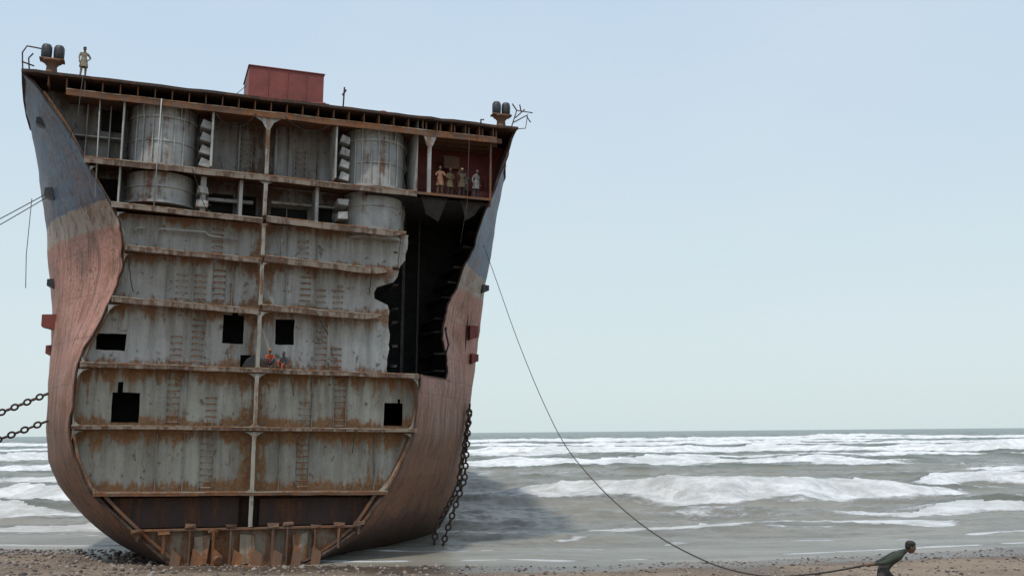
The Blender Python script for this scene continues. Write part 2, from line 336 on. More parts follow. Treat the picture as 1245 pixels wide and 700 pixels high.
for bi,(z0,z1) in enumerate(bays[1:-1],1):
    r=.55 if bi<4 else .4
    gus(.06,z1-.2,-1,-1,r,0,.1); gus(.14,z1-.2,1,-1,r,0,.1)
    if bi<=3: gus(.06,z0+.06,-1,1,r*.8,0,.1); gus(.14,z0+.06,1,1,r*.8,0,.1)
    gus(-wl(z1-.3)+.05,z1-.2,1,-1,r*1.1,0,.13)
    if bi<3: gus(wr(z1-.3)-.05,z1-.2,-1,-1,r*1.1,0,.13); gus(wr(z0+.1)-.1,z0+.06,-1,1,r,0,.13)
    if bi<4: gus(-wl(z0+.1)+.1,z0+.06,1,1,r,0,.13)
b.obj('stiffeners_and_gussets',[m_web],ship)
b=B()
def ring(side,za,zb,off=.16,wd=.14):
    V=[];n=int((zb-za)/.3)
    for k in range(n+1):
        z=za+(zb-za)*k/n; w=(-wl(z,.3)+off) if side<0 else (wr(z,.3)-off); 
        V+=[(w,.3,z),(w-side*wd,.3,z),(w-side*wd,1.1,z)]
    b.add(V,[(k*3,k*3+3,k*3+4,k*3+1) for k in range(n)]+[(k*3+1,k*3+4,k*3+5,k*3+2) for k in range(n)])
ring(-1,.6,25.2); ring(1,.6,10.4)
b.obj('frame_ring',[m_rust2],ship)
# ------------------------------------------------------------------ ladder rungs
b=B()
for (x,z0,z1) in [(-4.2,7.7,10.4),(-2.2,7.7,9.2),(4.9,7.6,10.4),(2.9,7.9,9.1),(-3.1,11,13.7),(-4.2,11,12.5),(3.7,11,13.6),(4.6,11,12.3),(-2.1,14.5,16.5),(-3.1,14.5,15.9),(-4.1,14.5,15.9),(2.7,14.4,16.4),(3.6,14.4,15.6),(4.6,14.4,15.6),(-2.3,17.2,18.6),(2.5,17.2,18.5),(-2.3,4.2,7.2),(2.9,4.2,7.1),(-.9,22,24.5),(2.3,21.9,24.0),(-3.0,19.5,20.9)]:
    z=z0; T0=1.12 if z0<14 else (1.25 if z0<19 else 2.55)
    while z<z1:
        w=.27; b.tube([(x-w,T0,z-.02),(x-w,T0-.24,z),(x+w,T0-.24,z+random.uniform(-.02,.02)),(x+w,T0,z-.02)],.034,0,5); z+=.34
    if z1-z0>1.6:
        for q in(-.36,.33): b.box(x+q,x+q+.03,T0-.12,T0-.045,z0-.1,z1+.1,1)
b.obj('ladder_rungs',[m_rust2,m_web],ship)
# pipes on panels
b=B()
b.tube([(-5.6,.9,17.3),(-5.6,.9,18.1),(-5.4,.9,18.3),(-3,.9,18.3),(-2.8,.9,18.1),(-1.2,.9,18.0)],.06)
b.tube([(-6.8,.95,18.0),(-6.6,.9,18.25),(-6.2,.9,18.3)],.06)
b.tube([(-8.8,.2,19.6),(-8.9,.2,25.3)],.035); b.tube([(-5.8,-.12,19.2),(-5.75,-.12,25.4)],.035)
b.tube([(1.2,.95,17.3),(1.2,.9,19)],.05); b.tube([(-3.6,.95,8),(-3.6,.9,10.4)],.04)
b.tube([(-1.3,2.3,21.8),(-1.3,2.3,25.2)],.07); b.tube([(.8,2.3,21.8),(.8,2.3,25.2)],.1)
b.obj('pipes',[m_grey],ship,True)
# torn electric cables hanging over the face
b=B()
for p,q,s_ in(((-7.0,-.05,17.0),(-6.6,.2,14.6),.2),((3.2,-.06,14.0),(3.9,-.1,12.7),.1),((-3.9,-.06,21.6),(-3.2,-.1,19.6),.0),((6.3,-.06,16.7),(6.2,-.1,15.1),.0),((1.9,-.06,10.6),(2.1,-.1,9.2),.0),((-5.2,-.06,10.6),(-5.0,-.1,9.6),.0),((5.6,-.06,7.4),(5.5,-.1,6.1),0),((-.6,-.06,25.2),(-2.8,-.05,24.9),.8),((1.0,-.06,25.2),(3.6,-.05,25.0),.6),((8.0,-.05,18.8),(7.8,-.1,16.8),0)):
    b.tube([Vector(p).lerp(Vector(q),k/8)-Vector((jag(k*.6,p[0])*.12,0,s_*4*k/8*(1-k/8))) for k in range(9)],.022,0,5)
b.obj('hanging_cables',[m_black],ship,True)
# ------------------------------------------------------------------ chain lockers (big half cylinders)
b=B()
def cyl(cx,cy,r,z0,z1,i=0,k=40):
    V=[(cx+r*math.cos(2*math.pi*a/k),cy+r*math.sin(2*math.pi*a/k),z) for z in(z0,z1) for a in range(k)]
    b.add(V,[(a,(a+1)%k,(a+1)%k+k,a+k) for a in range(k)]+[tuple(range(k-1,-1,-1)),tuple(range(k,2*k))],i)
CY=2.35
for cx,r,z0,zb in((-5.55,1.85,22.0,19.75),(6.75,1.8,21.95,18.7)):
    cyl(cx,CY,r,21.7,25.3); cyl(cx,CY,r+.09,24.55,24.68); cyl(cx,CY,r+.12,21.75,21.9); cyl(cx,CY,r+.06,23.2,23.28)
    cyl(cx,CY,r-.02,zb,21.45); cyl(cx,CY,r+.13,zb-.06,zb+.08); cyl(cx,CY,r+.06,20.6,20.68)
    for q in(-1.4,-1.05,-.55,-.1,.6,1.1): 
        x=cx+q; y=CY-math.sqrt((r+.0)**2-q*q); b.box(x-.03,x+.03,y-.12,y+.1,21.9,25.3)
    for q in(-1.1,-.2,.9):
        x=cx+q; y=CY-math.sqrt((r+.0)**2-q*q); b.add([(x-.02,y-.5,25.25),(x-.02,y,24.4),(x-.02,y,25.25),(x+.02,y-.5,25.25),(x+.02,y,24.4),(x+.02,y,25.25)],[(0,1,2),(3,5,4),(0,3,4,1)])
lo=b.obj('chain_lockers',[m_grey],ship)
b=B()
for sx in(-3.3,4.6):
    for k in range(4):
        z=22.0+k*.75
        b.add([(sx-.3,.5,z),(sx+.3,.65,z-.08),(sx+.36,.7,z+.34),(sx-.16,.5,z+.46),(sx-.3,2.6,z),(sx+.3,2.6,z-.08),(sx+.36,2.6,z+.34),(sx-.16,2.6,z+.46)],[(0,1,2,3),(7,6,5,4),(0,4,5,1),(1,5,6,2),(2,6,7,3),(3,7,4,0)])
    for k in range(2):
        z=19.6+k*.8; b.box(sx-.3,sx+.3,.4,2.4,z,z+.4,0,.05)
b.box(-3.5,-.4,1.75,2.05,20.3,20.5); b.box(-3.4,-3.1,.6,2.05,19.3,21.4); b.box(-1.3,-1.1,.6,2.05,19.3,21.4); b.box(.6,4.6,1.75,2.05,20.45,20.6); b.box(3.0,3.2,.6,2.05,19.2,21.4)
b.box(-3.0,-2.88,.15,2.5,21.9,25.3); b.box(4.0,4.1,.15,2.5,21.9,25.3); b.box(-7.7,-7.6,.3,2.5,19.4,25.3)
b.prism([(.16,25.2),(.16,24.3),(.4,24.8),(1.0,25.2)],.1,.16); b.prism([(.03,25.2),(.03,24.3),(-.25,24.8),(-.9,25.2)],.1,.16)
for x in(-9.6,-8.4): b.box(x,x+.06,1.6,2.6,21.8,25.2)
b.box(-10.2,-7.7,1.9,2.5,23.4,23.5)
b.obj('locker_brackets',[m_grey],ship,False,.03)
b=B()
for x0,x1,z0,z1 in((-2.9,-1.5,19.5,20.9),(-1.0,-.2,19.6,20.9),(.7,2.8,19.5,20.35),(3.3,4.3,19.3,20.8),(-9.3,-7.8,19.6,21.2),(-8.9,-7.8,24.0,25.2)):
    b.box(x0,x1,2.4,2.65,z0,z1)
b.obj('opening_dark_blocks',[m_black],ship)  # black blocks on the wall, painted as the dark of openings
b=B()
for x0,x1,z0,z1 in((-6.9,-.5,2.15,3.7),(.6,7.0,2.15,3.6)):
    b.prism([(x0+.5*(x0<0),z0),(x1-.5*(x1>1),z0),(x1,z0+.6),(x1,z1),(x0,z1),(x0,z0+.6)],.7,.95)
b.obj('bottom_recess_panels',[m_darkrust],ship)  # dark slabs, shade of the floor recesses put into their colour
# ------------------------------------------------------------------ double bottom floors
b=B()
pl=[(-wl(2.1)+.1,2.05),(-wl(1.2)+.1,1.2),(-wl(.3)+.1,.3),(-2.5,-.3),(2.3,-.3),(wr(.3)-.1,.3),(wr(1.2)-.1,1.2),(wr(2.1)-.1,2.05)]
b.prism(pl,.55,.62,1)
b.box(-wl(2.1)+.1,wr(2.1)-.1,-.03,.6,2.02,2.1,0)
for x in(-5.6,-4.3,-3.0,-1.8,-.9,1.3,2.1,3.6,4.9,6.0):
    zb=.1 if abs(x)<3.5 else (.9 if abs(x)<5 else 1.6)
    h=2.05+random.uniform(-.1,.25)
    b.box(x-.05,x+.05,-.02,.6,zb,h,0,.04); b.box(x-.28,x+.28,-.06,.02,h-.12,h+.06,0,.05)
    b.prism([(x-.28,h-.1),(x-.05,h-.6),(x+.05,h-.6),(x+.28,h-.1)],.1,.14,0)
for x in(-2.4,.0,2.9): 
    b.box(x-.4,x+.4,.3,.5,.2,1.7,1,.1)
b.tube([(-1.6,-.1,.5),(-1.5,-.3,.45)],.22,0,12); b.tube([(-.7,-.15,.1),(.9,-.2,.0)],.12,0)
for k in range(8):
    x=-4+k*1.05; b.add([(x,-.1,.0),(x+.5,-.2,-.1),(x+.6,-.1,.7),(x+.15,.0,.9+.3*random.random())],[(0,1,2,3)],0)
for sd in(-1,1):
    f=wl if sd<0 else wr; V=[]
    for z in np.linspace(.2,4,10): w=f(z,.2)-.5; V+=[(sd*w,.1,z),(sd*(w-.22),.1,z)]
    b.add(V,[(2*k,2*k+2,2*k+3,2*k+1) for k in range(9)],0)
b.obj('double_bottom_floors',[m_rust,m_rust2],ship)
# ------------------------------------------------------------------ mooring gallery (upper right recess)
b=B()
V=[]
for t in(-.1,1,2.5,4): V+=[(8.9,t,21.5),(wr(21.5,max(t,.3))-.15,t,21.5)]
b.add(V+[(x,y,z-.15) for x,y,z in V],[(0,2,3,1),(2,4,5,3),(4,6,7,5),(0,1,9,8)],0)
b.add([(8.9,3.6,21.5)]+[(wr(z,3.6)-.2,3.6,z) for z in(21.5,23,24.5,25.9)]+[(8.9,3.6,25.9)],[(0,1,2,3,4,5)],1)
b.add([(8.92,.0,21.5),(8.92,3.6,21.5),(8.92,3.6,26),(8.92,.0,26)],[(0,1,2,3)],2)
for k in range(7):
    x=9.4+k*.9; 
    if x<wr(25.5,.2)-.4: b.box(x,x+.1,.2,3.6,25.45,25.95,0)
for k in range(4): b.box(8.95,14.4,.4+k*.9,.5+k*.9,25.2,25.5,0)
for z in(22.0,22.5,23.0,23.6): b.tube([(9.0,2.9,z),(14.4,2.9,z)],.045,3,6)
for x in(9.3,10.3,11.3,12.3,13.3,14.2): b.tube([(x,2.9,21.5),(x,2.9,23.7)],.05,3,6)
b.box(12.9,14.2,1.9,2.6,21.5,22.4,3,.03); b.box(11.2,12.2,2.3,2.8,23.8,24.6,0,.03)
b.box(9.55,9.75,-.02,.18,21.5,24.9,2); b.prism([(9.2,25.2),(9.5,24.4),(9.8,24.4),(10.15,25.2)],0,.14,2)
b.box(13.6,13.7,.3,.4,21.5,25.2,0)
b.obj('mooring_gallery',[m_rust,m_red,m_grey,m_red],ship)
# ------------------------------------------------------------------ deck fittings
b=B(); b.box(-1.1,3.2,.4,3.8,26.14,28.15); b.box(-1.16,3.26,.34,3.86,28.15,28.22); 
for x in(-.0,1.1,2.2): b.box(x-.03,x+.03,.36,.4,26.2,28.15)
b.box(-.5,-.2,.0,.4,26.15,26.4); b.box(3.2,3.6,.6,1.4,26.15,26.5); b.tube([(1.5,.3,26.2),(3.3,.1,26.3)],.09)
b.obj('deckhouse_box',[m_red],ship,False,.03)
m_soot2=plain('dark_paint',(.035,.037,.04),.5,.4,6)
def vent(name,cx,cz,cy=.6):
    b=B()
    def lathe(x,y,prof,i):
        k=20; V=[(x+r*math.cos(2*math.pi*a/k),y+r*math.sin(2*math.pi*a/k),z) for r,z in prof for a in range(k)]
        b.add(V,[(p*k+a,p*k+(a+1)%k,(p+1)*k+(a+1)%k,(p+1)*k+a) for p in range(len(prof)-1) for a in range(k)],i)
    lathe(cx,cy,[(.01,cz),(.52,cz),(.5,cz+.12),(.3,cz+.2),(.26,cz+.6),(.34,cz+.66),(.34,cz+.75),(.5,cz+.8),(.5,cz+.9),(.01,cz+.92)],0)
    b.box(cx-.62,cx+.62,cy-.3,cy+.3,cz+.88,cz+.98,0)
    for dx in(-.31,.31):
        lathe(cx+dx,cy,[(.2,cz+.98),(.27,cz+1.05),(.28,cz+1.35),(.28,cz+1.42),(.27,cz+1.65),(.2,cz+1.78),(.01,cz+1.84)],1)
    return b.obj(name,[m_rust,m_soot2],ship,True)
vent('fairlead_rollers',-11.45,26.14); vent('fairlead_rollers_starboard',14.4,26.14)
b=B()
T=lambda p,r=.04: b.tube(p,r,0,6)
T([(-12.8,.3,26.1),(-12.9,.3,27.2),(-12.7,.3,27.6),(-12.0,.3,27.55)]);T([(-12.5,.6,26.1),(-12.6,.5,27.0),(-12.4,.5,27.3)]);T([(-12.9,.3,26.7),(-12.3,.5,26.6)])
T([(14.9,.2,26.1),(15.3,.2,27.4),(16.3,.0,27.3)]);T([(15.1,.2,26.6),(15.9,.1,27.1),(16.2,.1,26.7)]);T([(15.3,.2,27.4),(15.0,.2,27.8)]);T([(15.6,.2,27.35),(15.5,.2,27.8)]);T([(15.2,.2,26.9),(15.8,.1,27.5)]);T([(15.0,.4,26.2),(15.9,.2,26.3),(16.0,.1,27.2)],.03)
T([(4.4,.5,26.1),(4.45,.5,27.6)],.05);T([(4.35,.5,27.1),(4.55,.5,27.45)],.06);T([(-2.0,.5,26.1),(-1.2,.6,27.0)],.02)
T([(4.7,.4,26.35),(7.0,.4,26.25)],.03); T([(13.0,.4,26.1),(13.0,.4,26.6),(13.2,.4,26.6)],.05)
for x in np.arange(-9,12,1.7): T([(x,.9,26.1),(x+random.uniform(-.1,.1),.9,26.3+random.random()*.2)],.03)
b.obj('railings_and_stubs',[m_darkrust],ship)
b=B()
for x,w,h in((-5.1,.35,.3),(6.9,.35,.35),(7.2,.2,.2),(-4.0,.2,.1),(10.2,.25,.15)):
    k=12; V=[]
    for a,(r,z) in enumerate(((w,0),(w,h*.6),(w*.7,h),(.02,h*1.15))): V+=[(x+r*math.cos(2*math.pi*q/k),.9+r*math.sin(2*math.pi*q/k),26.16+z) for q in range(k)]
    b.add(V,[(a*k+q,a*k+(q+1)%k,(a+1)*k+(q+1)%k,(a+1)*k+q) for a in range(3) for q in range(k)])
b.obj('mooring_bollards',[m_red],ship,True)
b=B()
def fit(sd,t,z,w,h,i,d=.45):
    x=(-wl(z,t)) if sd<0 else wr(z,t); x0,x1=(x-d,x+.1) if sd<0 else (x-.1,x+d)
    b.prism([(x0,z+.08),(x1,z-.12),(x1,z+h),(x0,z+h-.05)] if sd<0 else [(x0,z-.12),(x1,z+.08),(x1,z+h-.05),(x0,z+h)],t-w/2,t+w/2,i)
fit(-1,3,24.0,.6,.5,1);fit(-1,6,20.6,.8,.6,1);fit(-1,8,13.2,1.2,.8,0,.7);fit(-1,9,11.7,.5,.6,0,.3);fit(-1,9,15.8,.5,.5,1,.3)
fit(1,10.5,17.3,.8,.5,1,.4);fit(1,9.5,13.8,1.2,.9,0,.5);fit(1,10,12.2,.9,.6,0,.4);fit(1,3,24.3,.5,.4,1,.3)
b.obj('shell_brackets',[m_red,m_soot2],ship)
# ------------------------------------------------------------------ chains and ropes (world space)
def chain(name,pts,ll=.46,wr_=.05,sag=0):
    P=[Vector(p) for p in pts]
    d=[0]; 
    for a in range(1,len(P)): d.append(d[-1]+(P[a]-P[a-1]).length)
    step=ll*.72; n=int(d[-1]/step); b=B()
    def at(s):
        for a in range(1,len(P)):
            if s<=d[a] or a==len(P)-1: return P[a-1].lerp(P[a],min(1,(s-d[a-1])/(d[a]-d[a-1])))
    for k in range(n):
        c=at((k+.5)*step); dr=(at(min((k+1)*step,d[-1]))-at(k*step)).normalized()
        side=dr.cross(Vector((.3,.2,1) if abs(dr.z)<.9 else (1,.2,0))).normalized(); nrm=dr.cross(side)
        if k%2: side=nrm
        q=dr.cross(side); ring=[]; NN=12
        for a in range(NN):
            an=2*math.pi*a/NN; ca,sa=math.cos(an),math.sin(an)
            ring.append(c+dr*(ca*(ll/2-wr_)+ .0)+side*(sa*ll*.30))
        vs=[];K=6
        for a in range(NN):
            tg=(ring[(a+1)%NN]-ring[a-1]).normalized(); o=tg.cross(q).normalized()
            vs+=[ring[a]+(o*math.cos(2*math.pi*z/K)+q*math.sin(2*math.pi*z/K))*wr_ for z in range(K)]
        b.add(vs,[(a*K+z,a*K+(z+1)%K,((a+1)%NN)*K+(z+1)%K,((a+1)%NN)*K+z) for a in range(NN) for z in range(K)])
    return b.obj(name,[m_darkrust],None,True)
def cat(A,Bp,sag,n=24):
    A=Vector(A);Bp=Vector(Bp); return [A.lerp(Bp,k/n)-Vector((0,0,sag*4*(k/n)*(1-k/n))) for k in range(n+1)]
S=lambda x,t,z: M@Vector((x,t,z))
a0=S(-wl(9.3,7)-.05,7,9.35); chain('anchor_chain',cat(a0,(-44,42,2.2),.9),.5,.06)
a0=S(-wl(7.7,7)-.05,7,7.75); chain('anchor_chain',cat(a0,(-44,45,1.5),.7),.5,.06)
a0=S(wr(9.6,10)+.15,10,9.3); a1=S(wr(5,8)+1.2,8,4.3); a2=S(wr(2,7)+1.9,7,.9)
chain('anchor_chain',[a0,a1,a2,a2+Vector((-.3,-.6,-1.2))],.55,.065)
chain('anchor_chain',[a0+Vector((.0,.2,-.5)),a1+Vector((-.45,-.1,-.6)),a2+Vector((-.7,.2,.2)),a2+Vector((-.8,-.3,-1.1))],.55,.065)
m_rope=plain('rope_fibre',(.06,.055,.05),.9,.3,20)
def rope(name,pts,r=.028,parent=None):
    b=B(); b.tube(pts,r,0,6); return b.obj(name,[m_rope],parent,True)
rope('mooring_line',cat(S(-wl(20.8,6)-.4,6,20.8),(-45,50,9),.4))
rope('mooring_line',cat(S(-wl(20.6,6)-.4,6,20.6),(-45,46,6),.5))
rope('hanging_line',[S(12.1,-.15,25.8),S(12.0,-.2,21.0),S(11.6,-.2,18.5)],.015)
rope('hanging_line',[S(-9.8,-.3,26.1),S(-9.9,-.35,24.0),S(-10.2,-.3,22.6)],.02)
rope('hanging_line',[S(-12.4,5,20.3),S(-12.45,5,17.0),S(-12.4,5.5,15.2)],.02)
# ------------------------------------------------------------------ terrain
WX=[(-400,80),(-60,68),(-33,65.5),(-26,64),(-20,59.5),(-14,56.6),(-8,55.2),(3,54.0),(12,56.2),(31,61.5),(60,66),(400,80)]
def Wf(x): return np.interp(x,[a for a,b in WX],[b for a,b in WX])+ (fbm(x*.12,x*0+1.7,3,4)-.5)*2.2
def beach(x,y):
    d=Wf(x)-y
    z=np.where(d<0,np.maximum(.06*d,-4-0*d),np.where(d<16.5,.07*d,1.155+.125*(d-16.5)))
    z=np.where(d>58,1.155+.125*41.5+.01*(d-58),z)
    z=np.minimum(z,9)
    z=z+(fbm(x*.25,y*.25,4,21)-.5)*.25*np.clip(d/6,.15,1)*np.clip((y-10)/15,.2,1)
    return z
def grid(xs,ys,zf):
    X,Y=np.meshgrid(xs,ys); Z=zf(X,Y); nx,ny=len(xs),len(ys); co=np.stack([X,Y,Z],-1).reshape(-1,3)
    i=np.arange(nx*ny).reshape(ny,nx); f=np.stack([i[:-1,:-1],i[:-1,1:],i[1:,1:],i[1:,:-1]],-1).reshape(-1,4); return co,f
def fast(name,co,f,mats,attr=None):
    me=bpy.data.meshes.new(name); me.vertices.add(len(co)); me.vertices.foreach_set('co',co.astype(np.float32).ravel())
    me.loops.add(f.size); me.loops.foreach_set('vertex_index',f.astype(np.int32).ravel()); me.polygons.add(len(f))
    me.polygons.foreach_set('loop_start',np.arange(0,f.size,4,dtype=np.int32)); me.polygons.foreach_set('loop_total',np.full(len(f),4,dtype=np.int32))
    me.polygons.foreach_set('use_smooth',np.ones(len(f),bool)); me.update(calc_edges=True)
    for m in mats: me.materials.append(m)
    if attr is not None:
        a=me.attributes.new('foam','FLOAT','POINT'); a.data.foreach_set('value',attr.astype(np.float32).ravel())
    o=bpy.data.objects.new(name,me); COL.objects.link(o); return o
n=N('beach_shingle'); X,Y,Z=n.xyz()
vo=n.n('ShaderNodeTexVoronoi'); n.set(vo.inputs[0],n.tc); vo.inputs['Scale'].default_value=7; vo2=n.n('ShaderNodeTexVoronoi'); n.set(vo2.inputs[0],n.tc); vo2.inputs['Scale'].default_value=16
big=n.noise(.16,(1,1,1),6,.6); fine=n.noise(9,(1,1,1),5,.7)
c=n.mix(n.ss(big,.4,.6),(.17,.12,.08),(.26,.19,.13)); sp=n.n('ShaderNodeSeparateColor'); n.set(sp.inputs[0],vo.outputs['Color'])
sp2=n.n('ShaderNodeSeparateColor'); n.set(sp2.inputs[0],vo2.outputs['Color'])
sandy=n.ss(X,-6,6,1,.35)
c=n.mix(n.math('MULTIPLY',sandy,n.ss(sp.outputs[0],.55,.95,0,.6)),c,(.065,.045,.035)); c=n.mix(n.ss(sp2.outputs[1],.6,1,0,.5),c,(.36,.29,.22)); c=n.mix(n.math('MULTIPLY',sandy,n.ss(sp2.outputs[0],.7,1,0,.7)),c,(.05,.04,.035))
wet=n.ss(n.math('ADD',Z,n.math('MULTIPLY',n.math('SUBTRACT',big,.5),.6)),.16,.62,.7,0); c=n.mix(wet,c,(.055,.040,.028))
n.bump(n.math('ADD',n.math('MULTIPLY',vo.outputs[0],-1.0),n.math('MULTIPLY',fine,.6)),.7,.06)
m_beach=n.out(c,n.ss(wet,0,.7,.9,.28))
gx=np.concatenate([-np.geomspace(3000,61,26),np.arange(-60,80,.3),np.geomspace(81,3000,26)]); gy=np.concatenate([-np.geomspace(3000,1,20),np.arange(0,74,.28),np.array([78,90,120,200,600])])
co,f=grid(gx,gy,beach); fast('beach_ground',co,f,[m_beach])
# pebbles
b=B(); ico=bmesh.new(); bmesh.ops.create_icosphere(ico,subdivisions=1,radius=1); iv=[v.co.copy() for v in ico.verts]; ifc=[[v.index for v in f_.verts] for f_ in ico.faces]; ico.free()
npb=6500; px=-34+64*rng.uniform(0,1,npb)**1.5; py=rng.uniform(40,64,npb)
ok=(py<Wf(px)+.5); px=px[ok];py=py[ok]; pz=beach(px,py)
for x,y,z in zip(px,py,pz):
    r=random.choice([.04,.05,.06,.06,.09,.13])*random.uniform(.7,1.2)*(1 if x<-4 else .7); a=random.random()*6.28; sx,sy,sz=r*random.uniform(1,1.5),r*random.uniform(.8,1.2),r*random.uniform(.5,.8)
    b.add([(x+math.cos(a)*v.x*sx-math.sin(a)*v.y*sy,y+math.sin(a)*v.x*sx+math.cos(a)*v.y*sy,z+sz*.3+v.z*sz) for v in iv],ifc,random.randrange(3))
b.obj('pebbles',[plain('stone_a',(.20,.15,.12)),plain('stone_b',(.30,.25,.21)),plain('stone_c',(.07,.055,.05))],None,True)
# ------------------------------------------------------------------ sea
ys=np.concatenate([np.arange(50,70,.20),70*np.exp(np.arange(0,math.log(20000/70),.0058))]); 
aa=np.concatenate([-np.geomspace(6,.66,24),np.linspace(-.64,.64,840),np.geomspace(.66,6,24)])
A,Yg=np.meshgrid(aa,ys); Xg=A*Yg
def sea(X,Y):
    sh=np.clip((Y-Wf(X)-.5)/26,0.03,1)
    h=0
    for wl_,am,ax,ph in((31,.26,.06,0),(19,.24,-.1,1.3),(11.5,.17,.2,2.2),(7.3,.10,-.25,.4),(4.6,.06,.35,5),(3.1,.035,-.15,2)):
        s0=np.sin(2*np.pi*(Y+ax*X+ (fbm(X*.02,Y*.02,2,int(wl_))-.5)*wl_*2.2)/wl_+ph)
        h=h+am*(1.3*np.exp(s0-1)*2-.9)
    h=(h+(fbm(X*.4,Y*.9,4,31)-.5)*.48+(fbm(X*1.4,Y*2.4,3,35)-.5)*.2)*sh
    foam=np.zeros_like(X)
    fn=fbm(X*.22,Y*.55,5,50); fn2=fbm(X*.09,Y*.12,3,60)
    for y0,x0,x1,ht,fw,tail,sd in((104,-3,50,1.7,9,9,1),(131,46,99,1.5,8,10,2),(72,3,34,.28,2.2,4,16),(82,24,64,.4,3,4,17),(80,-58,-27,.5,5,6,18),(92,-60,-27,.8,7,9,13),(118,-70,-34,1.2,10,9,14),(205,-16,84,1.8,17,14,3),(196,-120,-42,1.5,16,14,8),(335,-35,330,2.6,46,30,4),(300,-260,-60,2.1,40,30,5),(150,-110,-48,1.2,12,9,6),(700,-500,900,2.4,40,60,7),(900,210,380,4.0,80,60,9),(560,60,220,1.8,16,40,10),(165,70,160,1.1,7,10,11),(255,20,200,1.2,8,20,15),(470,-300,500,1.9,16,30,12)):
        yc=y0+(fbm(X*2.2/y0**.8,X*0+sd,4,70+sd)-.5)*y0*.13
        d=Y-yc; win=np.clip((X-x0)/(y0*.08),0,1)*np.clip((x1-X)/(y0*.08),0,1)
        amp=win*(.6+.9*(fbm(X*9/y0,X*0+sd,3,90+sd)-.2))
        pr=np.where(d<0,np.exp(-(d/(1.1+y0*.006))**2),np.exp(-(d/(5+y0*.02))**2))
        h=h+ht*.85*amp*pr
        fwx=fw*(.35+1.2*fbm(X*7/y0,X*0+sd+3,3,40+sd))
        fr=np.where(d<.8+y0*.004,np.clip(1.05+d/fwx,0,1),0)
        foam=np.maximum(foam,np.clip(win*1.5,0,1)*np.clip(fr*1.4-(fn-.3)*1.2*(1-fr),0,1)*(.8+.3*fn2))
        foam=np.maximum(foam,win*np.clip(1+d/(fw*2.4),0,1)*(d<0)*np.clip((fn-.45)*4,0,1)*.55)
        foam=np.maximum(foam,win*np.clip(1-d/(fw*.8),0,1)*(d>0)*np.clip((fn-.5)*4,0,1)*.45)
    dw=Y-Wf(X)
    foam=np.maximum(foam,np.exp(-((dw-.9-fn2*2.2)/.4)**2)*.85*np.clip((fn-.28)*4,0,1))
    foam=np.maximum(foam,np.exp(-((dw-4.5-fn2*7)/.6)**2)*.6*np.clip((fn-.36)*5,0,1))
    foam=np.maximum(foam,np.exp(-((dw-10-fn2*10)/.7)**2)*.6*np.clip((fn-.40)*5,0,1))
    foam=np.maximum(foam,np.exp(-((dw-19-fn2*12)/1.0)**2)*.55*np.clip((fn-.42)*5,0,1)*(X>0))
    foam=np.maximum(foam,np.clip((fbm(X*.05,Y*.2,5,120)-.53)*4,0,.42)*np.clip((Y-58)/20,0,1)*np.clip(1.3-Y/500,0,1))
    return h*1.0,foam
Zg,Fg=sea(Xg,Yg); ny,nx=Xg.shape
co=np.stack([Xg,Yg,Zg],-1).reshape(-1,3); i=np.arange(nx*ny).reshape(ny,nx); f=np.stack([i[:-1,:-1],i[:-1,1:],i[1:,1:],i[1:,:-1]],-1).reshape(-1,4)
n=N('sea_water'); X,Y,Z=n.xyz()
at=n.n('ShaderNodeAttribute'); at.attribute_name='foam'
f1=n.noise(1.1,(1,1.6,1),8,.78,dist=.6); f2=n.noise(.5,(.6,1.6,1),6,.7); f0=n.noise(.22,(.6,1.8,1),6,.7,dist=.3); rip=n.noise(1.2,(1,1.8,1),6,.7); rip2=n.noise(.12,(.5,2.6,1),6,.65); f3=n.noise(.06,(.5,2.2,1),4,.6,dist=.4)
fv_=n.math('ADD',at.outputs['Fac'],n.math('ADD',n.math('MULTIPLY',n.math('SUBTRACT',f1,.5),.85),n.math('MULTIPLY',n.math('SUBTRACT',f0,.5),.9)))
fac=n.ss(fv_,.28,.60)
near=n.ss(Y,60,420); c=n.mix(near,(.27,.25,.205),(.20,.225,.185)); c=n.mix(n.ss(rip2,.40,.62,0,.65),c,(.145,.14,.115))
c=n.mix(n.ss(Y,500,3000),c,(.14,.185,.17)); c=n.mix(n.ss(Z,.30,1.0,0,.75),c,(.10,.105,.07))
foamc=n.mix(n.ss(f2,.35,.65),(.56,.57,.56),(.90,.91,.91)); foamc=n.mix(n.ss(f3,.4,.65,0,.5),foamc,(.55,.55,.52))
c=n.mix(fac,c,foamc); n.bump(n.math('ADD',rip,n.math('MULTIPLY',fac,n.math('MULTIPLY',f1,2))),.85,.18)
n.b.inputs['IOR'].default_value=1.33
m_sea=n.out(c,n.ss(fac,0,1,.28,.9))
fast('sea_water',co,f,[m_sea],Fg)
# ------------------------------------------------------------------ people
m_skin=plain('skin_brown',(.13,.068,.043),.6,.1,30,.05); m_hair=plain('hair_black',(.012,.01,.009),.7,.2,40)
def skinmesh(verts,edges,radii,roots,sub=2):
    me=bpy.data.meshes.new('tmp'); me.from_pydata([tuple(v) for v in verts],edges,[]); me.update(); o=bpy.data.objects.new('tmp',me); COL.objects.link(o)
    md=o.modifiers.new('s','SKIN'); md.use_smooth_shade=True; md.branch_smoothing=.6
    for k,r in enumerate(radii):
        sv=me.skin_vertices[0].data[k]; sv.radius=(r if isinstance(r,tuple) else (r,r)); sv.use_root=k in roots
    s2=o.modifiers.new('u','SUBSURF'); s2.levels=sub; s2.render_levels=sub
    dg=bpy.context.evaluated_depsgraph_get(); dg.update(); ev=o.evaluated_get(dg); m2=ev.to_mesh()
    vs=[v.co.copy() for v in m2.vertices]; fs=[tuple(p.vertices) for p in m2.polygons]; ev.to_mesh_clear(); bpy.data.objects.remove(o); bpy.data.meshes.remove(me); return vs,fs
